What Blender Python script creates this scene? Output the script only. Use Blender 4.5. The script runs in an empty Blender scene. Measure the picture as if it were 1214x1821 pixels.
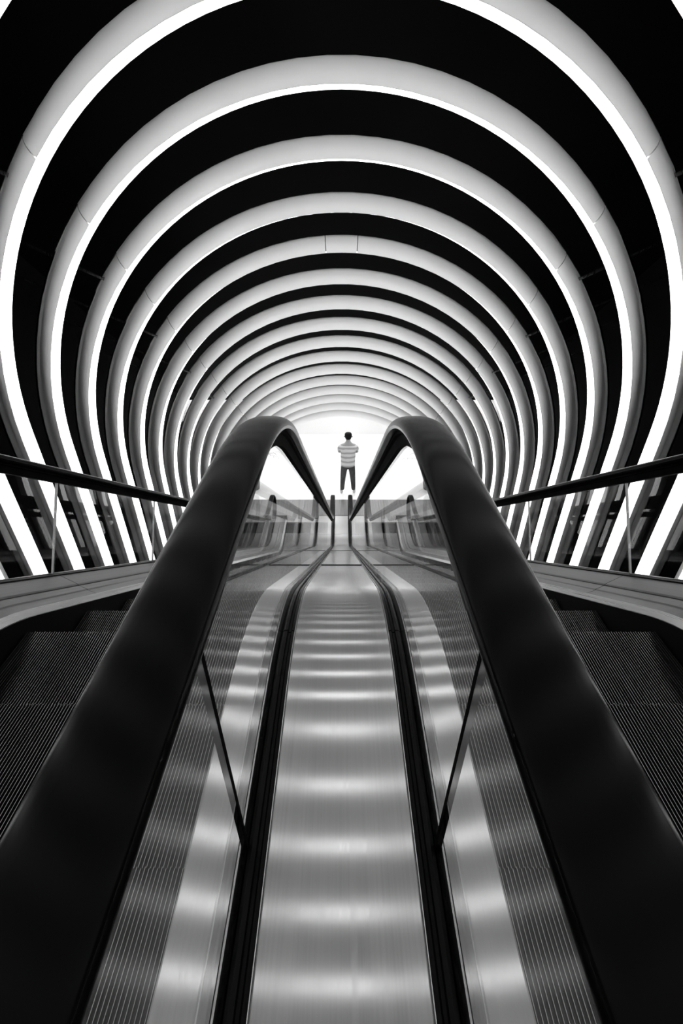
import bpy, bmesh, math, random
from mathutils import Vector, Matrix
random.seed(7)
sc = bpy.context.scene
COL = sc.collection
R_ = math.radians

# ------------------------------------------------------------------ camera, world, exposure
Z0 = 5.38                      # eye height above the lower floor
PITCH = 32.0
cam_d = bpy.data.cameras.new('camera'); cam = bpy.data.objects.new('camera', cam_d); COL.objects.link(cam)
cam.location = (0, 0, Z0); cam.rotation_euler = (R_(90 - PITCH), 0, 0)
cam_d.sensor_fit = 'VERTICAL'; cam_d.sensor_height = 24.0; cam_d.lens = 809.0 / 1821 * 24
cam_d.clip_start = 0.02
sc.camera = cam
w = bpy.data.worlds.new('night'); sc.world = w; w.use_nodes = True
w.node_tree.nodes['Background'].inputs[0].default_value = (0, 0, 0, 1)
w.node_tree.nodes['Background'].inputs[1].default_value = 0
vs = sc.view_settings
vs.view_transform = 'Standard'; vs.look = 'None'; vs.gamma = 1; vs.use_curve_mapping = False
vs.exposure = 0.0
sc.cycles.max_bounces = 10; sc.cycles.transparent_max_bounces = 32
sc.cycles.glossy_bounces = 6; sc.cycles.diffuse_bounces = 4
LED = 3.3
HALL = 15.0

# ------------------------------------------------------------------ materials (all neutral grey: the photograph is black and white)
def mat(name, base=.5, rough=.5, metal=0.0, emit=None, spec=.5, bump=None, aniso=0):
    m = bpy.data.materials.new(name); m.use_nodes = True
    nt = m.node_tree; b = nt.nodes['Principled BSDF']
    b.inputs['Base Color'].default_value = (base, base, base, 1)
    b.inputs['Roughness'].default_value = rough; b.inputs['Metallic'].default_value = metal
    b.inputs['Specular IOR Level'].default_value = spec
    if emit:
        b.inputs['Emission Color'].default_value = (1, 1, 1, 1); b.inputs['Emission Strength'].default_value = emit
    return m, nt, b
def noise(nt, scale_xyz, scale=1.0, detail=3):
    tc = nt.nodes.new('ShaderNodeTexCoord'); mp = nt.nodes.new('ShaderNodeMapping')
    mp.inputs['Scale'].default_value = scale_xyz
    n = nt.nodes.new('ShaderNodeTexNoise'); n.inputs['Scale'].default_value = scale; n.inputs['Detail'].default_value = detail
    nt.links.new(tc.outputs['Object'], mp.inputs[0]); nt.links.new(mp.outputs[0], n.inputs['Vector'])
    return n.outputs['Fac']
def ramp(nt, src, lo, hi, a=.3, b=.7):
    r = nt.nodes.new('ShaderNodeMapRange'); r.inputs[1].default_value = a; r.inputs[2].default_value = b
    r.inputs[3].default_value = lo; r.inputs[4].default_value = hi
    nt.links.new(src, r.inputs[0]); return r.outputs[0]
def grey(nt, src, b):
    nt.links.new(src, b.inputs['Base Color'])
def brushed(name, base, rough, aniso=.85, lobe=0):
    m, nt, b = mat(name, base, rough, 1.0)
    f = noise(nt, (260, 2.2, 2.2), 1.0, 4)
    c = noise(nt, (3, 1.2, 1.2), 1.0, 3)
    mul = nt.nodes.new('ShaderNodeMath'); mul.operation = 'MULTIPLY'
    nt.links.new(ramp(nt, f, .95, 1.03), mul.inputs[0]); nt.links.new(ramp(nt, c, base * .93, base * 1.05), mul.inputs[1])
    grey(nt, mul.outputs[0], b)
    nt.links.new(ramp(nt, f, rough * .85, rough * 1.15), b.inputs['Roughness'])
    b.inputs['Anisotropic'].default_value = aniso
    tg = nt.nodes.new('ShaderNodeCombineXYZ'); tg.inputs[0].default_value = 1; nt.links.new(tg.outputs[0], b.inputs['Tangent'])
    bp = nt.nodes.new('ShaderNodeBump'); bp.inputs['Strength'].default_value = .012; bp.inputs['Distance'].default_value = .0006
    nt.links.new(f, bp.inputs['Height']); nt.links.new(bp.outputs[0], b.inputs['Normal'])
    if lobe:      # fine grooves: part of the surface mirrors more softly
        b2 = nt.nodes.new('ShaderNodeBsdfPrincipled'); b2.inputs['Metallic'].default_value = 1; b2.inputs['Roughness'].default_value = lobe
        b2.inputs['Anisotropic'].default_value = .8; nt.links.new(tg.outputs[0], b2.inputs['Tangent']); nt.links.new(mul.outputs[0], b2.inputs['Base Color'])
        ms = nt.nodes.new('ShaderNodeMixShader'); ms.inputs[0].default_value = .48
        nt.links.new(b.outputs[0], ms.inputs[1]); nt.links.new(b2.outputs[0], ms.inputs[2]); nt.links.new(ms.outputs[0], nt.nodes['Material Output'].inputs[0])
    return m
M = {}
M['deck'] = brushed('brushed_steel', .54, .17, 1.0, .43)
M['deck_outer'] = brushed('dull_steel', .17, .40, .3)
M['edge'] = brushed('bright_steel_edge', .6, .3, .3)
M['cleat'] = brushed('polished_cleat', .30, .28, .3)
m, nt, b = mat('dark_step_metal', .012, .24, .0, spec=.07); M['step'] = m
f = noise(nt, (6, 6, 6), 1, 3); grey(nt, ramp(nt, f, .008, .018), b)
m, nt, b = mat('black_rubber', .002, .20, 0, spec=.045); M['rubber'] = m
f = noise(nt, (14, 3, 14), 1, 5); nt.links.new(ramp(nt, f, .18, .22), b.inputs['Roughness'])
m, nt, b = mat('black_profile', .003, .3, 0, spec=.10); M['profile'] = m
f = noise(nt, (200, 3, 3), 1, 2); nt.links.new(ramp(nt, f, .25, .45), b.inputs['Roughness'])
m, nt, b = mat('seal_rubber', .002, .8, 0, spec=.02); M['seal'] = m
f = noise(nt, (9, 9, 9), 1, 2); grey(nt, ramp(nt, f, .001, .004), b)
m, nt, b = mat('guide_metal', .25, .3, 1.0); M['guide'] = m
f = noise(nt, (200, 3, 3), 1, 2); nt.links.new(ramp(nt, f, .22, .42), b.inputs['Roughness'])
m, nt, b = mat('white_cladding', .78, .45, 0, spec=.35); M['clad'] = m
f = noise(nt, (2.5, 2.5, 2.5), 1, 4); grey(nt, ramp(nt, f, .74, .80), b)
m, nt, b = mat('cladding_frame', .12, .5); M['frame'] = m
f = noise(nt, (9, 9, 9), 1, 3); grey(nt, ramp(nt, f, .10, .14), b)
m, nt, b = mat('light_diffuser', .8, .5, 0, emit=LED); M['led'] = m
m, nt, b = mat('black_shell', .003, .7, 0, spec=.05); M['shell'] = m
f = noise(nt, (.8, .8, .8), 1, 4); grey(nt, ramp(nt, f, .002, .005), b)
m, nt, b = mat('polished_white_stone', .86, .16, 0, spec=.5); M['floor'] = m
f = noise(nt, (.5, 1.4, 1), 1, 6); grey(nt, ramp(nt, f, .80, .90), b)
m, nt, b = mat('pale_wall', .8, .5, 0, spec=.2); M['wall'] = m
m, nt, b = mat('grey_side_wall', .16, .4); M['sidewall'] = m
f = noise(nt, (.8, .8, 5), 1, 4); grey(nt, ramp(nt, f, .06, .26), b)
f = noise(nt, (.5, 1, .9), 1, 6); grey(nt, ramp(nt, f, .60, .82), b)
m, nt, b = mat('landing_metal', .3, .35, .6); M['landing'] = m
f = noise(nt, (70, 1, 1), 1, 3); grey(nt, ramp(nt, f, .14, .26), b)
m, nt, b = mat('added_hall_glow', .8, .5, 0, emit=HALL); M['lamp'] = m  # glow of the unseen lamps added over the hall
m, nt, b = mat('ceiling_dark', .05, .7); M['hallceil'] = m
f = noise(nt, (1, 1, 1), 1, 3); grey(nt, ramp(nt, f, .04, .06), b)
m, nt, b = mat('leaf', .10, .45); M['leaf'] = m
f = noise(nt, (9, 9, 9), 1, 3); grey(nt, ramp(nt, f, .02, .07), b)
m, nt, b = mat('plant_pot', .16, .4); M['pot'] = m
f = noise(nt, (7, 7, 7), 1, 3); grey(nt, ramp(nt, f, .12, .2), b)
m, nt, b = mat('skin', .30, .5); M['skin'] = m
f = noise(nt, (30, 30, 30), 1, 3); grey(nt, ramp(nt, f, .26, .34), b)
m, nt, b = mat('hair', .006, .6, 0, spec=.1); M['hair'] = m
f = noise(nt, (120, 120, 20), 1, 3); grey(nt, ramp(nt, f, .003, .01), b)
m, nt, b = mat('denim', .06, .8, 0, spec=.1); M['denim'] = m
f = noise(nt, (9, 9, 5), 1, 4); grey(nt, ramp(nt, f, .03, .075), b)
m, nt, b = mat('creased_shirt', .7, .8, 0, spec=.1); M['shirt'] = m
tc = nt.nodes.new('ShaderNodeTexCoord'); wv = nt.nodes.new('ShaderNodeTexWave'); wv.bands_direction = 'Z'
wv.inputs['Scale'].default_value = 2.6; wv.inputs['Distortion'].default_value = 1.1; wv.inputs['Detail Scale'].default_value = 2.5
nt.links.new(tc.outputs['Object'], wv.inputs['Vector']); grey(nt, ramp(nt, wv.outputs['Fac'], .32, .55, .1, .6), b)  # wavy tone bands paint the shade of the shirt's creases
m, nt, b = mat('shoe_white', .7, .6); M['shoe'] = m
f = noise(nt, (30, 30, 30), 1, 2); grey(nt, ramp(nt, f, .35, .5), b)
# thin clear glass: what passes through plus a mirror part by Fresnel
m = bpy.data.materials.new('clear_glass'); m.use_nodes = True; nt = m.node_tree; nt.nodes.clear()
o = nt.nodes.new('ShaderNodeOutputMaterial'); mx = nt.nodes.new('ShaderNodeMixShader')
tr = nt.nodes.new('ShaderNodeBsdfTransparent'); tr.inputs[0].default_value = (.95, .95, .95, 1)
gl = nt.nodes.new('ShaderNodeBsdfGlossy'); gl.inputs['Roughness'].default_value = .005; gl.inputs[0].default_value = (1, 1, 1, 1)
fr = nt.nodes.new('ShaderNodeFresnel'); fr.inputs[0].default_value = 1.36
gm = nt.nodes.new('ShaderNodeNewGeometry'); mxi = nt.nodes.new('ShaderNodeMix'); mxi.data_type = 'FLOAT'
mxi.inputs[2].default_value = 1.5; mxi.inputs[3].default_value = 1 / 1.5      # same Fresnel from inside the sheet's faces
nt.links.new(gm.outputs['Backfacing'], mxi.inputs[0])
bk = nt.nodes.new('ShaderNodeMath'); bk.operation = 'SUBTRACT'; bk.inputs[0].default_value = 1; nt.links.new(gm.outputs['Backfacing'], bk.inputs[1])
nt.links.new(fr.outputs[0], mx.inputs[0]); nt.links.new(tr.outputs[0], mx.inputs[1]); nt.links.new(gl.outputs[0], mx.inputs[2])
nt.links.new(mx.outputs[0], o.inputs[0])
ml = nt.nodes.new('ShaderNodeMath'); ml.operation = 'MULTIPLY'
nt.links.new(fr.outputs[0], ml.inputs[0]); nt.links.new(bk.outputs[0], ml.inputs[1]); nt.links.new(ml.outputs[0], mx.inputs[0])
M['glass'] = m

# ------------------------------------------------------------------ helpers
def W(y, z): return z + Z0      # z is measured from the eye level
def link(name, bm, m, parent=None, smooth=False, **props):
    me = bpy.data.meshes.new(name); bmesh.ops.recalc_face_normals(bm, faces=bm.faces); bm.to_mesh(me); bm.free()
    me.materials.append(m if not isinstance(m, str) else M[m])
    if smooth:
        for p in me.polygons: p.use_smooth = True
    o = bpy.data.objects.new(name, me); COL.objects.link(o)
    if parent: o.parent = parent
    for k, v in props.items(): o[k] = v
    return o
def empty(name, loc, label, cat, group=None):
    o = bpy.data.objects.new(name, None); COL.objects.link(o); o.location = loc; o.empty_display_size = .1
    o['label'] = label; o['category'] = cat
    if group: o['group'] = group
    return o
def box(bm, x0, x1, y0, y1, z0, z1):
    v = [bm.verts.new((x, y, z)) for x in (x0, x1) for y in (y0, y1) for z in (z0, z1)]
    for f in ((0, 1, 3, 2), (4, 6, 7, 5), (0, 4, 5, 1), (2, 3, 7, 6), (0, 2, 6, 4), (1, 5, 7, 3)):
        bm.faces.new([v[i] for i in f])
def sweep_bm(bm, prof, path, closed=True, cap=True):
    """prof: (x, n) pairs; path: (y, z, ny, nz) stations"""
    rows = [[bm.verts.new((x, y + n * ny, z + n * nz)) for x, n in prof] for y, z, ny, nz in path]
    k = len(prof)
    for a, c in zip(rows, rows[1:]):
        for i in range(k if closed else k - 1):
            j = (i + 1) % k
            bm.faces.new((a[i], a[j], c[j], c[i]))
    if closed and cap:
        bm.faces.new(rows[0]); bm.faces.new(list(reversed(rows[-1])))
def sweep(name, prof, path, m, parent=None, smooth=False, side=1, off=(0, 0, 0), **kw):
    bm = bmesh.new(); sweep_bm(bm, [(x * side, n) for x, n in prof], path)
    for v in bm.verts: v.co -= Vector(off)
    o = link(name, bm, m, parent, smooth, **kw)
    return o

# ------------------------------------------------------------------ the escalator line (side view), eye-relative
SL = R_(35.0); TAN = math.tan(SL)
HD, HH = .98, .327              # decks and handrail tops below the eye in the upper flat run
DK1, DK2, DEND = 1.055, 7.20, 8.30
RA = 1.15
TT = RA * math.tan(SL / 2)
Y_START = -.55
def stations(d0, d1, dz=0.0, n_arc=14):
    """points of the line between y=d0 and y=d1, dz added vertically"""
    zl = -HD - TAN * (DK2 - DK1)
    ys = []
    a0, a1 = DK1 - TT, DK1 + TT * math.cos(SL)
    b0, b1 = DK2 - TT * math.cos(SL), DK2 + TT
    def at(y):
        if y <= a0: return (-HD, 0.0)
        if y < a1:
            th = math.asin((y - a0) / RA); return (-HD - RA * (1 - math.cos(th)), th)
        if y <= b0: return (-HD - TAN * (y - DK1), SL)
        if y < b1:
            th = math.asin((b1 - y) / RA); return (zl + RA * (1 - math.cos(th)), th)
        return (zl, 0.0)
    cand = [d0, d1] + [a0 + (a1 - a0) * i / n_arc for i in range(n_arc + 1)] + [b0 + (b1 - b0) * i / n_arc for i in range(n_arc + 1)]
    cand += [a0 - .01, b1 + .01]
    ys = sorted({round(c, 5) for c in cand if d0 - 1e-6 <= c <= d1 + 1e-6})
    out = []
    for y in ys:
        z, th = at(y)
        out.append((y, z + dz + Z0, math.sin(th), math.cos(th)))
    return out
ZL = -HD - TAN * (DK2 - DK1)     # lower deck level, eye-relative

# ------------------------------------------------------------------ setting
def struct(name, bm, m, parent=None):
    o = link(name, bm, m, parent)
    if not parent: o['kind'] = 'structure'
    return o
YW = 13.1
bm = bmesh.new(); box(bm, -3.3, 3.3, 9.16, YW + .2, -.12, 0); struct('floor', bm, 'floor')
bm = bmesh.new(); box(bm, -3.3, 3.3, YW, YW + .15, 0, 4.2); struct('wall_back', bm, 'wall')
bm = bmesh.new(); box(bm, -3.3, -3.15, 8.6, YW, 0, 4.2); struct('wall_left', bm, 'sidewall')
bm = bmesh.new(); box(bm, 3.15, 3.3, 8.6, YW, 0, 4.2); struct('wall_right', bm, 'sidewall')
bm = bmesh.new(); box(bm, -3.3, 3.3, 8.95, YW + .15, 4.2, 4.35); struct('ceiling', bm, 'hallceil')


# ------------------------------------------------------------------ tunnel shell (black) around the arches
T = 2.90; RI = .712 * T
def d_ring(n): return T * (1.122 + .1305 * (n - 2)) if n >= 0 else T * .861 + .31 * n  # unseen arches spaced to set where their bands reflect on the deck
SH = 3.15
TOPO = .45
bm = bmesh.new()
path = [(-1.6, T + TOPO + 1.12 + Z0, 0, 1), (8.95, T + TOPO - .7 * 8.95 + Z0, 0, 1)]
sweep_bm(bm, [(-SH, 0), (SH, 0), (SH, .12), (-SH, .12)], path); struct('ceiling_tunnel', bm, 'shell')
for s, nm in ((-1, 'wall_tunnel_left'), (1, 'wall_tunnel_right')):
    bm = bmesh.new()
    pts = [(-1.6, T + TOPO + 1.2), (8.6, T + TOPO - .7 * 8.6 + .08), (8.6, -Z0 ), (-1.6, -Z0)]
    a = [bm.verts.new((s * SH, y, z + Z0)) for y, z in pts]; c = [bm.verts.new((s * (SH + .12), y, z + Z0)) for y, z in pts]
    bm.faces.new(a); bm.faces.new(c)
    for i in range(4): bm.faces.new((a[i], a[(i + 1) % 4], c[(i + 1) % 4], c[i]))
    struct(nm, bm, 'shell')
bm = bmesh.new(); box(bm, -3.3, 3.3, 8.95, 9.05, Z0 + T + TOPO - .7 * 8.95 - .02, 4.2); struct('wall_over_opening', bm, 'shell')
bm = bmesh.new(); box(bm, -SH - .12, SH + .12, -1.72, -1.6, 0, Z0 + T + TOPO + 1.3); struct('wall_front', bm, 'shell')
# dark floor under the arches, along the slope outside the escalators
for s, nm in ((-1, 'floor_void_left'), (1, 'floor_void_right')):
    bm = bmesh.new(); sweep_bm(bm, [(s * 1.46, -.55), (s * SH, -.55), (s * SH, -.62), (s * 1.46, -.62)], stations(-1.5, DK2 + .3))
    struct(nm, bm, 'shell')
# lower landing floor plate, brushed, between escalator ends and the white stone
lp = empty('landing_floor', (0, 8.75, 0), 'grey streaked metal floor plate across the foot of both escalators', 'floor plate')
for x0, x1 in ((-3.1, -1.5), (-1.495, -.502), (-.497, .497), (.502, 1.495), (1.5, 3.1)):
    bm = bmesh.new(); box(bm, x0, x1, DEND + .03 - 8.75, 9.155 - 8.75, -.04, .0); link('floor_panel', bm, 'landing', lp)

# ------------------------------------------------------------------ arches with light strips
ORD = {0: 'arch seen only in the upper corners of the frame, nearest of the lit arches',
       1: 'large lit arch cut by the top of the frame, white band wide at both sides',
       2: 'largest lit arch whose whole crown shows, bright line under its grey face',
       3: 'third lit arch down from the top of the tunnel view',
       4: 'fourth lit arch with a hairline bright strip under the crown',
       5: 'fifth lit arch with two joints close together at its crown'}
NTH = 'zero one two three four five sixth seventh eighth ninth tenth eleventh twelfth thirteenth fourteenth fifteenth'.split()
def ring_path(n, r, a0, a1, zb, m=40):
    """points (x,z) and outward normals from angle a0 to a1 (0 = right springing, 180 = left); legs included when the ends are None"""
    zc = 0
    pts = []
    if a0 is None: pts += [(1, 0, zb)]; aa = 0
    else: aa = a0
    ab = 180 if a1 is None else a1
    k = max(6, int(m * (ab - aa) / 180))
    for i in range(k + 1):
        t = R_(aa + (ab - aa) * i / k); pts.append((math.cos(t), math.sin(t), None))
    if a1 is None: pts.append((-1, 0, zb))
    return pts
def arch_sweep(name, rprof, a0, a1, zb, m, parent, smooth=True, seg=48, swell=False):
    # swell: the casing grows thicker and slants back more from the crown down to the legs
    bm = bmesh.new(); rows = []
    def wp(r, y, s):
        if not swell or r <= RI + .012: return r, y
        f = 1 - max(0, min(1, s)); dy = y + BD
        return RI + (r - RI) * (1 + .5 * f), (-BD + min(dy * (1 + 3.6 * f), max(dy, .122)))
    for c, s, z in ring_path(0, 1, a0, a1, zb, seg):
        rows.append([bm.verts.new((r * c, y, (r * s if z is None else z))) for r, y in (wp(q[0], q[1], s if z is None else 0) for q in rprof)])
    k = len(rprof)
    for a, b_ in zip(rows, rows[1:]):
        for i in range(k):
            j = (i + 1) % k; bm.faces.new((a[i], a[j], b_[j], b_[i]))
    bm.faces.new(rows[0]); bm.faces.new(list(reversed(rows[-1])))
    o = link(name, bm, m, parent)
    me = o.data
    if smooth:
        for p in me.polygons: p.use_smooth = True
        me.set_sharp_from_angle(angle=R_(35))
    return o
BT, BD = .124, .135            # radial thickness and depth of the casing
def arch_ring(n):
    D = d_ring(n); zc = T - .7 * D - RI
    zdeck = stations(max(D, -.5), max(D, -.5) + .001)[0][1] if D < DEND else 0
    if D > DEND - .1: zfoot = .012
    else: zfoot = max(zdeck - .55 / math.cos(SL) * 1.0 + .0, .02) - .02
    if n < 0: lab = ('first', 'second', 'third', 'fourth', 'fifth', 'sixth', 'seventh')[-n - 1] + ' lit arch back above the upper landing, out of the frame, built for deck reflections'
    elif n <= 5: lab = ORD[n]
    elif n <= 15: lab = NTH[n] + ' lit arch down the tunnel, counted from the frame-cut one'
    else: lab = 'farthest lit arch, directly in front of the white hall'
    root = empty('light_arch', (0, D, zc + Z0), lab, 'arch', 'lit arches along the escalator tunnel')
    zb = zfoot - (zc + Z0)
    r0, r1 = RI + .010, RI + BT
    yf, yb = -BD, 0
    # casing profile: flat front face with a soft outer edge
    prof = [(RI, yf + .004), (RI + .001, yf)]
    prof += [(RI + dr, yf + dy) for dr, dy in ((.015, .001), (.030, .004), (.045, .009), (.060, .015), (.080, .026), (.100, .040), (.115, .052), (.120, .060), (.124, .074), (.114, .105))]
    prof += [(r1 - .03, yb + .001), (r0, yb), (r0, yf + .004)]
    g = .08
    if n == 5: cuts = [None, 45, 86.5, 93.5, 135, None]
    else: cuts = [None, 45, 135, None]
    for a0, a1 in zip(cuts, cuts[1:]):
        arch_sweep('crown_panel' if (a0 and a1) else 'side_panel', prof, None if a0 is None else a0 + g, None if a1 is None else a1 - g, zb, 'clad', root, swell=True)
    # dark backing seen in the joints
    bp = [(r0 + .004, yf + .02), (r0 + .02, yf + .04), (r1 - .04, yf + .105), (r1 - .04, yb - .004), (r0 + .006, yb - .004)]
    arch_sweep('frame', bp, None, None, zb + .004, 'frame', root)
    # light strip: two diffuser channels on the inner face
    for ya, yc in (((yf + .005, yf + .098), (yf + .101, yb - .004)) if n >= 0 else ((yf + .030, yf + .075), (yf + .078, yf + .100))):  # unseen arches get narrow strips, sized for thin reflected bands
        arch_sweep('light_strip', [(RI + .003, ya), (RI + .003, yc), (r0 - .001, yc), (r0 - .001, ya)], None, None, zb + .008, 'led', root, seg=64)
    return root
rings = {}
for n in range(-7, 17):
    rings[n] = arch_ring(n)
# stay rods from the arches to the black shell
def rod(bm, p0, p1, r, k=8):
    p0, p1 = Vector(p0), Vector(p1); d = (p1 - p0).normalized()
    u = d.orthogonal().normalized(); v = d.cross(u)
    A = [bm.verts.new(p0 + (u * math.cos(t) + v * math.sin(t)) * r) for t in [2 * math.pi * i / k for i in range(k)]]
    B = [bm.verts.new(p1 + (u * math.cos(t) + v * math.sin(t)) * r) for t in [2 * math.pi * i / k for i in range(k)]]
    for i in range(k): bm.faces.new((A[i], A[(i + 1) % k], B[(i + 1) % k], B[i]))
    bm.faces.new(A); bm.faces.new(list(reversed(B)))
for n in (0, 1, 3, 5, 7, 9):
    for s in (-1, 1):
        bm = bmesh.new(); c = math.cos(R_(40)); q = math.sin(R_(40))
        r = RI + BT - .01
        rod(bm, (s * r * c, -.05, r * q), (s * (SH), -.05, r * q + (SH - r * c) * .45), .011)
        link('stay_rod', bm, 'guide', rings[n])

# ------------------------------------------------------------------ handrail profile
def rail_prof(xc, w2=.0455, th=.034):
    # rounded C section, n = 0 at the crown
    p = []
    for i in range(13):
        t = math.pi * (i / 12)
        cx = math.copysign(abs(math.cos(t)) ** .8, math.cos(t)); sx = math.sin(t) ** .8
        p.append((xc + w2 * cx, -.022 + .022 * sx))
    p += [(xc - w2, -.024), (xc - w2 * .93, -.031), (xc - w2 * .72, -th), (xc - w2 * .45, -th), (xc - w2 * .42, -.026),
          (xc + w2 * .42, -.026), (xc + w2 * .45, -th), (xc + w2 * .72, -th), (xc + w2 * .93, -.031), (xc + w2, -.024)]
    return p
def rail_path(dend=DEND - .30):
    st = stations(Y_START, dend, HD - HH)
    y, z = st[-1][0], st[-1][1]
    r = .29
    out = list(st)
    for i in range(1, 15):
        t = math.pi * .94 * i / 14
        out.append((y + r * math.sin(t), z - r + r * math.cos(t), math.sin(t), math.cos(t)))
    return out

XI, XO = .180, 1.42            # glass planes, inner and outer
XS0, XS1 = .287, 1.175          # step band
def glass_panel(esc, xg, side, a, b):
    """a, b: y of the joints at the foot of the glass"""
    def top(y):
        t = min(max((y - .55) / .75, 0), 1); t2 = min(max((7.5 - y) / .8, 0), 1)
        return y + .30 * min(t, t2)
    lo0 = stations(Y_START, DEND + .2); N = 16
    def zat(y, dz):
        return stations(y, y + 1e-5, dz)[0][1]
    bm = bmesh.new(); th = .005; R0, R1 = [], []
    ta, tb = top(a), top(b)
    for i in range(N + 1):
        f = i / N; y0 = a + (b - a) * f; y1 = ta + (tb - ta) * f
        za = zat(y0, -.03); zb_ = zat(y1, HD - HH - .055)
        if b > DEND - .2 and i == N: zb_ -= .03
        R0.append([bm.verts.new(((xg - th) * side, y0, za)), bm.verts.new(((xg - th) * side, y1, zb_))])
        R1.append([bm.verts.new(((xg + th) * side, y0, za)), bm.verts.new(((xg + th) * side, y1, zb_))])
    for i in range(N):
        bm.faces.new((R0[i][0], R0[i + 1][0], R0[i + 1][1], R0[i][1]))
        bm.faces.new((R1[i][0], R1[i][1], R1[i + 1][1], R1[i + 1][0]))
        bm.faces.new((R0[i][1], R0[i + 1][1], R1[i + 1][1], R1[i][1]))
        bm.faces.new((R0[i][0], R1[i][0], R1[i + 1][0], R0[i + 1][0]))
    bm.faces.new((R0[0][0], R0[0][1], R1[0][1], R1[0][0])); bm.faces.new((R0[N][0], R1[N][0], R1[N][1], R0[N][1]))
    for v in bm.verts: v.co -= esc.location
    return link('glass_panel', bm, 'glass', esc)
def glass_joint(esc, xg, side, y, m, wd):
    """rubber or metal bead standing in a joint"""
    t = min(max((y - .55) / .75, 0), 1); t2 = min(max((7.5 - y) / .8, 0), 1); y1 = y + .30 * min(t, t2)
    z0 = stations(y, y + 1e-5, -.02)[0][1]; z1 = stations(y1, y1 + 1e-5, HD - HH - .05)[0][1]
    bm = bmesh.new(); 
    v = []
    for x in (xg - .0055, xg + .0055):
        for yy, zz in ((y, z0), (y1, z1)):
            for d in (-wd, wd): v.append(bm.verts.new((x * side, yy + d, zz)))
    for f in ((0, 1, 3, 2), (4, 6, 7, 5), (0, 4, 5, 1), (2, 3, 7, 6), (0, 2, 6, 4), (1, 5, 7, 3)): bm.faces.new([v[i] for i in f])
    for q in bm.verts: q.co -= esc.location
    return link('joint_seal', bm, m, esc)

# step mesh: nosing line at origin, tread reaches back (towards the upper end)
SW = XS1 - XS0 - .008
bm = bmesh.new(); pr = [(0, 0), (-.398, 0), (-.398, -.02), (-.03, -.022)]
for i in range(7): pr.append((-.006 - .05 * math.sin(i / 6 * 1.2) , -.03 - .2 * i / 6))
pr += [(-.03, -.24), (-.02, -.2)][:0]
A = [bm.verts.new((-SW / 2, y, z - .009)) for y, z in pr[:4]]; B = [bm.verts.new((SW / 2, y, z - .009)) for y, z in pr[:4]]
bm.faces.new(A); bm.faces.new(list(reversed(B)))
for i in range(4): bm.faces.new((A[i], A[(i + 1) % 4], B[(i + 1) % 4], B[i]))
bmesh.ops.recalc_face_normals(bm, faces=bm.faces)
ME_TREAD = bpy.data.meshes.new('step'); bm.to_mesh(ME_TREAD); bm.free(); ME_TREAD.materials.append(M['step'])
bm = bmesh.new()
for i in range(7):
    pass
rp = [(-.004 - .045 * (1 - math.cos(i / 6 * 1.1)), -.012 - .21 * i / 6) for i in range(7)]
rp2 = [(y - .012, z) for y, z in reversed(rp)]
pr = rp + rp2
A = [bm.verts.new((-SW / 2, y, z)) for y, z in pr]; B = [bm.verts.new((SW / 2, y, z)) for y, z in pr]
bm.faces.new(A); bm.faces.new(list(reversed(B)))
for i in range(len(pr)): bm.faces.new((A[i], A[(i + 1) % len(pr)], B[(i + 1) % len(pr)], B[i]))
bmesh.ops.recalc_face_normals(bm, faces=bm.faces)
ME_RISER = bpy.data.meshes.new('riser'); bm.to_mesh(ME_RISER); bm.free(); ME_RISER.materials.append(M['step'])
bm = bmesh.new(); nC = int(SW / .009)
for i in range(nC + 1):
    x = -SW / 2 + .002 + i * (SW - .004) / nC; hw0, hw1 = .0006, .0010
    vv = []
    for y in (-.3985 , .0015 if i % 2 else -.0015):
        vv.append([bm.verts.new((x - hw1, y, -.009)), bm.verts.new((x - hw0, y, 0)), bm.verts.new((x + hw0, y, 0)), bm.verts.new((x + hw1, y, -.009))])
    a, c = vv
    for j in range(3): bm.faces.new((a[j], a[j + 1], c[j + 1], c[j])).material_index = int(j != 1)
    bm.faces.new(a).material_index = 1; bm.faces.new(list(reversed(c))).material_index = 1
bmesh.ops.recalc_face_normals(bm, faces=bm.faces)
ME_CLEAT = bpy.data.meshes.new('cleats'); bm.to_mesh(ME_CLEAT); bm.free(); ME_CLEAT.materials.append(M['cleat']); ME_CLEAT.materials.append(M['step'])
STEP_DROP = .18
def step_positions():
    st = stations(Y_START + .0, DEND - .12, -STEP_DROP, 40)
    # walk the line
    acc = [0]
    for p, q in zip(st, st[1:]): acc.append(acc[-1] + math.hypot(q[0] - p[0], q[1] - p[1]))
    def at(s):
        for i in range(len(st) - 1):
            if acc[i + 1] >= s:
                f = (s - acc[i]) / (acc[i + 1] - acc[i]); return st[i][0] + (st[i + 1][0] - st[i][0]) * f, st[i][1] + (st[i + 1][1] - st[i][1]) * f
    # nosing at y = 1.07
    s_ref = next(acc[i] for i in range(len(st)) if st[i][0] >= 1.20)
    s = s_ref % .4
    out = []
    while s < acc[-1]:
        out.append(at(s)); s += .4
    return out

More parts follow.
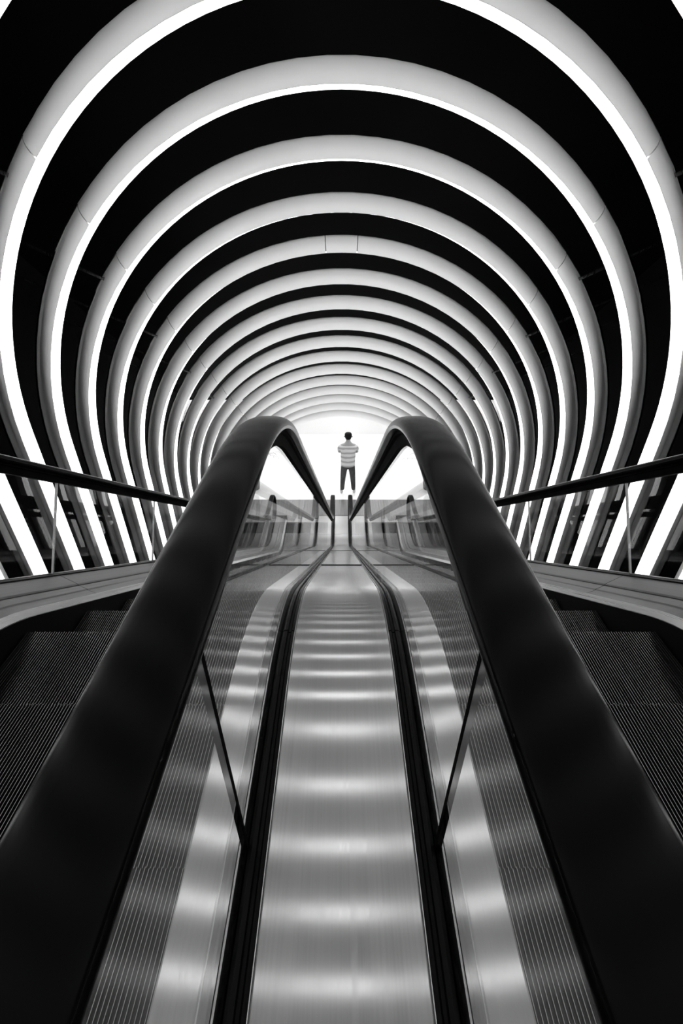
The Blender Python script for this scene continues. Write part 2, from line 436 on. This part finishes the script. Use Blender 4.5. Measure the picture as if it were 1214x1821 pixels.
JO = [.85 + .975 * k for k in range(-1, 8)]
def escalator(side, lab):
    base = Vector((side * .73, 4.0, 0))
    e = empty('escalator', base, lab, 'escalator', 'pair of escalators')
    L = e.location
    def sw(name, prof, path, m, smooth=False, parent=None, sharp=False, **kw):
        o = sweep(name, prof, path, m, parent or e, smooth, side, L, **kw)
        if smooth: o.data.set_sharp_from_angle(angle=R_(40))
        return o
    dpath = stations(Y_START, DEND)
    for xg in (XI, XO):
        rp_ = rail_path()
        h = sw('handrail', rail_prof(xg), rp_, 'rubber', True, label='black rubber handrail')
        xc = xg
        gp = [(xc - .020, -.024), (xc + .020, -.024), (xc + .024, -.036), (xc + .024, -.043), (xc + .016, -.046), (xc + .012, -.075), (xc - .012, -.075), (xc - .016, -.046), (xc - .024, -.043), (xc - .024, -.036)]
        g = sw('guide_rail', gp, rp_[:-14], 'seal'); g.parent = h
    # inner side: black glass clamp next to the middle deck, joint at y=.955
    for a, b in ((Y_START, .953), (.957, DEND)):
        x0 = .1385
        prof = [(x0, -.03), (x0, -.002), (x0 + .008, .001), (x0 + .012, -.006), (x0 + .018, -.006), (x0 + .020, .001), (x0 + .028, .001), (XI - .0065, -.004), (XI - .0065, -.03)]
        sw('glass_clamp', prof, stations(a, b), 'profile', label='black glass clamp beside the middle deck')
    sw('clamp_bead', [(XI + .0065, -.03), (XI + .0065, .004), (XI + .0095, .004), (XI + .0115, 0), (XI + .0115, -.03)], dpath, 'edge')
    sw('clamp_bead', [(.1368, -.02), (.1368, .0015), (.1384, .0015), (.1384, -.02)], dpath, 'edge')
    # inner deck strip and skirt
    for a, b in ((Y_START, 2.396), (2.404, 4.80), (4.808, DEND)):
        prof = [(XI + .0125, 0), (XS0 - .006, 0), (XS0 - .003, -.003), (XS0 - .003, -.012), (XI + .0125, -.012)]
        sw('inner_deck', prof, stations(a, b), 'deck', True)
    for yj in (2.4, 4.804):
        sw('joint_strip', [(XI + .0125, .0005), (XI + .0125, .0055), (XS0 - .006, .0055), (XS0 - .006, .0005)], stations(yj - .006, yj + .006), 'seal')
    sw('skirt_panel', [(XS0 - .011, -.0125), (XS0 - .004, -.0125), (XS0 - .004, -.42), (XS0 - .011, -.42)], dpath, 'profile')
    # outer side: clamp, sloped decking in two panels, bright edge, skirt
    sw('glass_clamp', [(XO - .018, -.03), (XO - .018, .006), (XO - .0065, .012), (XO - .0065, -.03)], dpath, 'profile')
    for a, b in ((Y_START, 1.752), (1.756, 4.10), (4.104, 6.5), (6.504, DEND)):
        st = stations(a, b)
        sw('outer_deck', [(XO - .019, 0), (XO - .105, -.040), (XO - .112, -.046), (XO - .112, -.056), (XO - .019, -.014)], st, 'deck_outer', label='dull grey sloping deck panel')
        sw('lower_deck', [(XO - .116, -.050), (XO - .155, -.066), (XO - .160, -.072), (XO - .205, -.088), (XO - .205, -.100), (XO - .116, -.064)], st, 'deck_outer')
    sw('edge_trim', [(XO - .206, -.086), (XO - .222, -.094), (XO - .238, -.108), (XO - .238, -.114), (XO - .206, -.104)], dpath, 'edge', True, label='bright rounded metal edge')
    sw('skirt_panel', [(XS1 + .004, -.110), (XS1 + .010, -.110), (XS1 + .010, -.42), (XS1 + .004, -.42)], dpath, 'profile')
    sw('outer_cladding', [(XO + .008, .012), (XO + .030, .012), (XO + .034, -.55), (XO + .010, -.55)], dpath, 'profile')
    # glass
    ji = [Y_START, .39, 1.45] + [1.45 + 1.13 * k for k in range(1, 6)] + [DEND - .06]
    for a, b in zip(ji, ji[1:]): glass_panel(e, XI, side, a + .003, b - .003)
    glass_joint(e, XI, side, .39, 'seal', .0045)
    jo = [Y_START, .72, 1.72, 2.69, 3.66, 4.63, 5.60, 6.57, DEND - .06]
    for a, b in zip(jo, jo[1:]): glass_panel(e, XO, side, a + .003, b - .003)
    for j in jo[2:5]: glass_joint(e, XO, side, j, 'guide', .0035)
    # steps
    for k, (y, z) in enumerate(step_positions()):
        o = bpy.data.objects.new('step', ME_TREAD); COL.objects.link(o); o.parent = e
        o.location = Vector((side * (XS0 + XS1) / 2, y, z)) - L
        for nm, me in (('riser', ME_RISER), ('cleats', ME_CLEAT)):
            c = bpy.data.objects.new(nm, me); COL.objects.link(c); c.parent = o
            if nm == 'cleats': c['kind'] = 'stuff'
    # comb plate at the foot
    bm = bmesh.new(); x0, x1 = sorted((side * (XS0 + .004), side * (XS1 - .002)))
    box(bm, x0, x1, DEND - .10, DEND + .028, -.03, .006)
    for i in range(60):
        x = x0 + (i + .5) * (x1 - x0) / 60; box(bm, x - .003, x + .003, DEND - .12, DEND - .10, -.01, .004)
    for v in bm.verts: v.co -= L
    link('comb_plate', bm, 'landing', e)
    # end caps of the balustrade bases
    for xa, xb in ((XI - .033, XS0 - .004), (XS1 + .004, XO + .034)):
        bm = bmesh.new(); xs = sorted((side * xa, side * xb)); box(bm, xs[0], xs[1], DEND + .002, DEND + .02, .001, ZL + Z0 - (.0 if xa < .5 else .0))
        for v in bm.verts: v.co -= L
        link('end_cap', bm, 'profile', e)
    return e
escalator(-1, 'left escalator going down, dark grooved steps between glass balustrades')
escalator(1, 'right escalator going down, dark grooved steps between glass balustrades')

# ------------------------------------------------------------------ middle deck between the escalators
md = empty('middle_deck', (0, 4, 0), 'brushed steel deck running down between the two escalators', 'deck')
for a, b in ((Y_START, 2.396), (2.404, 4.80), (4.804, 7.6), (7.604, DEND)):
    prof = [(-.1365, -.003), (-.1335, 0), (.1335, 0), (.1365, -.003), (.1365, -.02), (-.1365, -.02)]
    o = sweep('deck_panel', prof, stations(a, b), 'deck', md, True, 1, (0, 4, 0)); o.data.set_sharp_from_angle(angle=R_(40))
for yj in (2.4, 4.802):
    sweep('joint_strip', [(-.1365, .0005), (-.1365, .0055), (.1365, .0055), (.1365, .0005)], stations(yj - .006, yj + .006), 'seal', md, False, 1, (0, 4, 0))
bm = bmesh.new(); box(bm, -.137, .137, DEND + .002 - 4, DEND + .02 - 4, .001, ZL + Z0); link('end_cap', bm, 'profile', md)

# ------------------------------------------------------------------ unseen lamps added to light the lower hall
for x, y, lab in ((-2, 10.4, 'front left'), (0, 10.4, 'front middle'), (2, 10.4, 'front right'), (-2, 12.1, 'back left'), (0, 12.1, 'back middle'), (2, 12.1, 'back right')):
    t = empty('added_hall_lamp', (x, y, 4.2), lab + ' square lamp panel added above the frame to light the lower hall', 'lamp', 'lamps added to light the hall')
    bm = bmesh.new()
    for x0, x1, y0, y1 in ((-.55, .55, -.55, -.5), (-.55, .55, .5, .55), (-.55, -.5, -.5, .5), (.5, .55, -.5, .5)): box(bm, x0, x1, y0, y1, -.04, 0)
    link('frame', bm, 'frame', t)
    bm = bmesh.new(); box(bm, -.498, .498, -.498, .498, -.03, -.005); link('diffuser', bm, 'lamp', t)

# ------------------------------------------------------------------ palms in the hall
def palm(x, y, h, lab, seed):
    rnd = random.Random(seed)
    t = empty('potted_palm', (x, y, 0), lab, 'plant', 'potted palms in the hall')
    bm = bmesh.new(); prof = [(.0, .0), (.13, .0), (.17, .28), (.18, .30), (.155, .30), (.15, .26), (0, .26)]
    rows = []
    for r, z in prof:
        rows.append([bm.verts.new((r * math.cos(a * math.pi / 10), r * math.sin(a * math.pi / 10), z)) for a in range(20)] if r > 0 else [bm.verts.new((0, 0, z))])
    for a, c in zip(rows, rows[1:]):
        for i in range(20):
            j = (i + 1) % 20
            if len(a) == 1: bm.faces.new((a[0], c[i], c[j]))
            elif len(c) == 1: bm.faces.new((a[i], a[j], c[0]))
            else: bm.faces.new((a[i], a[j], c[j], c[i]))
    link('pot', bm, 'pot', t, True)
    bm = bmesh.new(); rod(bm, (0, 0, .26), (0, 0, .30 + (h - .3) * .45), .02); link('stem', bm, 'leaf', t)
    for k in range(14):
        bm = bmesh.new(); az = k * 2.4; el = rnd.uniform(.5, 1.35); Lf = (h - .3) * rnd.uniform(.5, .7)
        z0 = .3 + (h - .3) * rnd.uniform(.25, .45); p = []
        for i in range(8):
            s = i / 7; r = Lf * s * math.cos(el) * (1 + .3 * s); z = z0 + Lf * s * math.sin(el) - .5 * Lf * s * s * (1.3 - math.sin(el))
            p.append(Vector((r * math.cos(az), r * math.sin(az), z)))
        for a, c in zip(p, p[1:]): rod(bm, a, c, .005, 4)
        for i in range(1, 8):
            for s in (-1, 1):
                d = (p[i] - p[i - 1]).normalized(); n = d.cross(Vector((0, 0, 1))).normalized() * s
                ln = Lf * .30 * (1.15 - i / 8)
                tip = p[i] + (d * .8 + n).normalized() * ln - Vector((0, 0, ln * .25)); m_ = (p[i] + tip) / 2 + Vector((0, 0, .01))
                a, b_, c_, d_ = (bm.verts.new(q) for q in (p[i], m_ + d * .012, tip, m_ - d * .012))
                bm.faces.new((a, b_, c_, d_))
        link('frond', bm, 'leaf', t)
palm(-2.15, 12.1, 1.8, 'tall potted palm glimpsed between the far arches on the left', 1)
palm(2.15, 12.1, 1.8, 'tall potted palm glimpsed between the far arches on the right', 2)
palm(-2.12, 9.7, 1.6, 'low potted palm on the white floor left of the standing person', 3)
palm(2.12, 9.7, 1.6, 'low potted palm on the white floor right of the standing person', 4)

# ------------------------------------------------------------------ small cameras clamped beside an arch
for s_, lab in ((-1, 'left'), (1, 'right')):
    t = empty('security_camera', (s_ * 2.31, 4.33, Z0 - 1.91), 'small black camera with a white spot clamped to the ' + lab + ' outer side of an arch', 'camera', 'small cameras beside the arches')
    bm = bmesh.new(); rod(bm, (-s_ * .045, .03, -.02), (s_ * .02, 0, 0), .010); rod(bm, (s_ * .02, 0, -.10), (s_ * .02, 0, .05), .009); link('bracket', bm, 'profile', t)
    bm = bmesh.new(); rod(bm, (s_ * .02, -.07, .03), (s_ * .02, .04, .05), .026, 14); rod(bm, (s_ * .02, -.04, -.055), (s_ * .02, .04, -.045), .020, 14); link('body', bm, 'profile', t)
    bm = bmesh.new(); rod(bm, (s_ * .02, -.078, .029), (s_ * .02, -.070, .03), .018, 14); link('lens', bm, 'clad', t, label='white disc standing for the highlight on the camera')  # white disc on the front stands in for the device's highlight

# ------------------------------------------------------------------ the person
def skin(name, verts, edges, m, parent, root=0, lev=2):
    """verts: (x,y,z,rx,ry)"""
    me = bpy.data.meshes.new(name); me.from_pydata([v[:3] for v in verts], edges, []); me.materials.append(M[m])
    o = bpy.data.objects.new(name, me); COL.objects.link(o)
    if parent: o.parent = parent
    o.modifiers.new('skin', 'SKIN').use_smooth_shade = True
    sv = me.skin_vertices[0].data if me.skin_vertices else None
    if sv is None:
        bpy.context.view_layer.objects.active = o
        bpy.context.view_layer.update(); sv = me.skin_vertices[0].data
    for i, v in enumerate(verts): sv[i].radius = (v[3], v[4]); sv[i].use_root = (i == root)
    s = o.modifiers.new('sub', 'SUBSURF'); s.levels = lev; s.render_levels = lev
    return o
K = 1.56 / 1.75
px, py = .150, 9.47
P = empty('person', (px, py, 0), 'person seen from behind with arms folded, pale shirt with painted crease shade, grey jeans, white shoes', 'person')
P.scale = (K, K, K)
V = [(0, 0, .97, .125, .10),      # 0 pelvis
     (0, 0, 1.12, .115, .09), (0, 0, 1.28, .15, .095), (0, .0, 1.37, .12, .09), (0, -.005, 1.45, .062, .058), (0, .015, 1.52, .055, .055),
     (0, .025, 1.60, .090, .098), (0, .025, 1.68, .080, .088),   # head
     (-.095, 0, .90, .085, .085), (-.135, .01, .50, .055, .058), (-.165, 0, .10, .036, .04), (-.175, .12, .035, .036, .025),
     (.085, 0, .90, .085, .085), (.135, .01, .50, .055, .058), (.165, 0, .10, .036, .04), (.185, .11, .035, .036, .025),
     (-.185, 0, 1.37, .055, .055), (-.235, .06, 1.17, .045, .045), (-.08, .205, 1.215, .032, .032), (.03, .215, 1.235, .03, .02),
     (.185, 0, 1.37, .055, .055), (.235, .06, 1.17, .045, .045), (.08, .23, 1.175, .032, .032), (-.03, .235, 1.19, .03, .02)]
E = [(0, 1), (1, 2), (2, 3), (3, 4), (4, 5), (5, 6), (6, 7), (0, 8), (8, 9), (9, 10), (10, 11), (0, 12), (12, 13), (13, 14), (14, 15), (3, 16), (16, 17), (17, 18), (18, 19), (3, 20), (20, 21), (21, 22), (22, 23)]
skin('body', V, E, 'skin', P)
# fingers laid on the folded arms
for s, (hx, hy, hz) in ((1, (.03, .215, 1.235)), (-1, (-.03, .235, 1.19))):
    for i in range(4):
        z = hz + .024 - .016 * i; ln = (.062, .070, .066, .052)[i]
        skin('finger', [(hx + s * .02, hy, z, .0085, .0085), (hx + s * (.02 + ln * .6), hy + .012, z - .002, .0082, .0082), (hx + s * (.02 + ln), hy - .002, z - .004, .0075, .0075)], [(0, 1), (1, 2)], 'skin', P, lev=1)
    skin('thumb', [(hx - s * .005, hy, hz + .02, .01, .01), (hx + s * .02, hy + .005, hz + .05, .0095, .0095), (hx + s * .04, hy + .004, hz + .062, .008, .008)], [(0, 1), (1, 2)], 'skin', P, lev=1)
# face: nose, ears
skin('ear', [(-.098, .02, 1.625, .012, .018), (-.106, .012, 1.59, .009, .014)], [(0, 1)], 'skin', P, lev=1)
skin('ear', [(.098, .02, 1.625, .012, .018), (.106, .012, 1.59, .009, .014)], [(0, 1)], 'skin', P, lev=1)
skin('nose', [(0, .100, 1.655, .008, .008), (0, .118, 1.618, .013, .012)], [(0, 1)], 'skin', P, lev=1)
skin('hair', [(0, -.005, 1.530, .060, .052), (0, -.004, 1.60, .098, .098), (0, .0, 1.68, .104, .104), (0, .01, 1.735, .07, .072)], [(0, 1), (1, 2), (2, 3)], 'hair', P)
# shirt with folds: body and short sleeves
S = [(0, 0, .80, .200, .150), (0, 0, .85, .205, .150), (0, -.002, .93, .203, .14), (0, .0, 1.00, .198, .13), (0, 0, 1.07, .210, .132), (0, 0, 1.14, .205, .126), (0, 0, 1.22, .215, .125), (0, 0, 1.33, .200, .112), (0, -.005, 1.40, .13, .085),
     (-.20, 0, 1.345, .062, .066), (-.22, .03, 1.28, .060, .064), (-.23, .05, 1.225, .058, .060), (.20, 0, 1.345, .062, .066), (.22, .03, 1.28, .060, .064), (.23, .05, 1.225, .058, .060)]
skin('shirt', S, [(0, 1), (1, 2), (2, 3), (3, 4), (4, 5), (5, 6), (6, 7), (7, 8), (7, 9), (9, 10), (10, 11), (7, 12), (12, 13), (13, 14)], 'shirt', P)
skin('collar', [(0, -.004, 1.465, .062, .062), (0, 0, 1.495, .056, .056)], [(0, 1)], 'shirt', P, lev=1)
J = [(0, 0, .95, .14, .10), (0, 0, .90, .160, .110), (-.094, 0, .80, .098, .105), (-.125, .008, .50, .072, .078), (-.142, 0, .28, .062, .066), (-.150, -.002, .09, .054, .060), (.094, 0, .80, .098, .105), (.125, .008, .50, .072, .078), (.142, 0, .28, .062, .066), (.150, -.002, .09, .054, .060)]
skin('jeans', J, [(0, 1), (1, 2), (2, 3), (3, 4), (4, 5), (1, 6), (6, 7), (7, 8), (8, 9)], 'denim', P)
for s in (-1, 1):
    skin('shoe', [(s * .165, -.045, .042, .042, .040), (s * .170, .03, .040, .046, .038), (s * .180, .13, .034, .046, .032), (s * .186, .18, .030, .038, .028)], [(0, 1), (1, 2), (2, 3)], 'shoe', P)
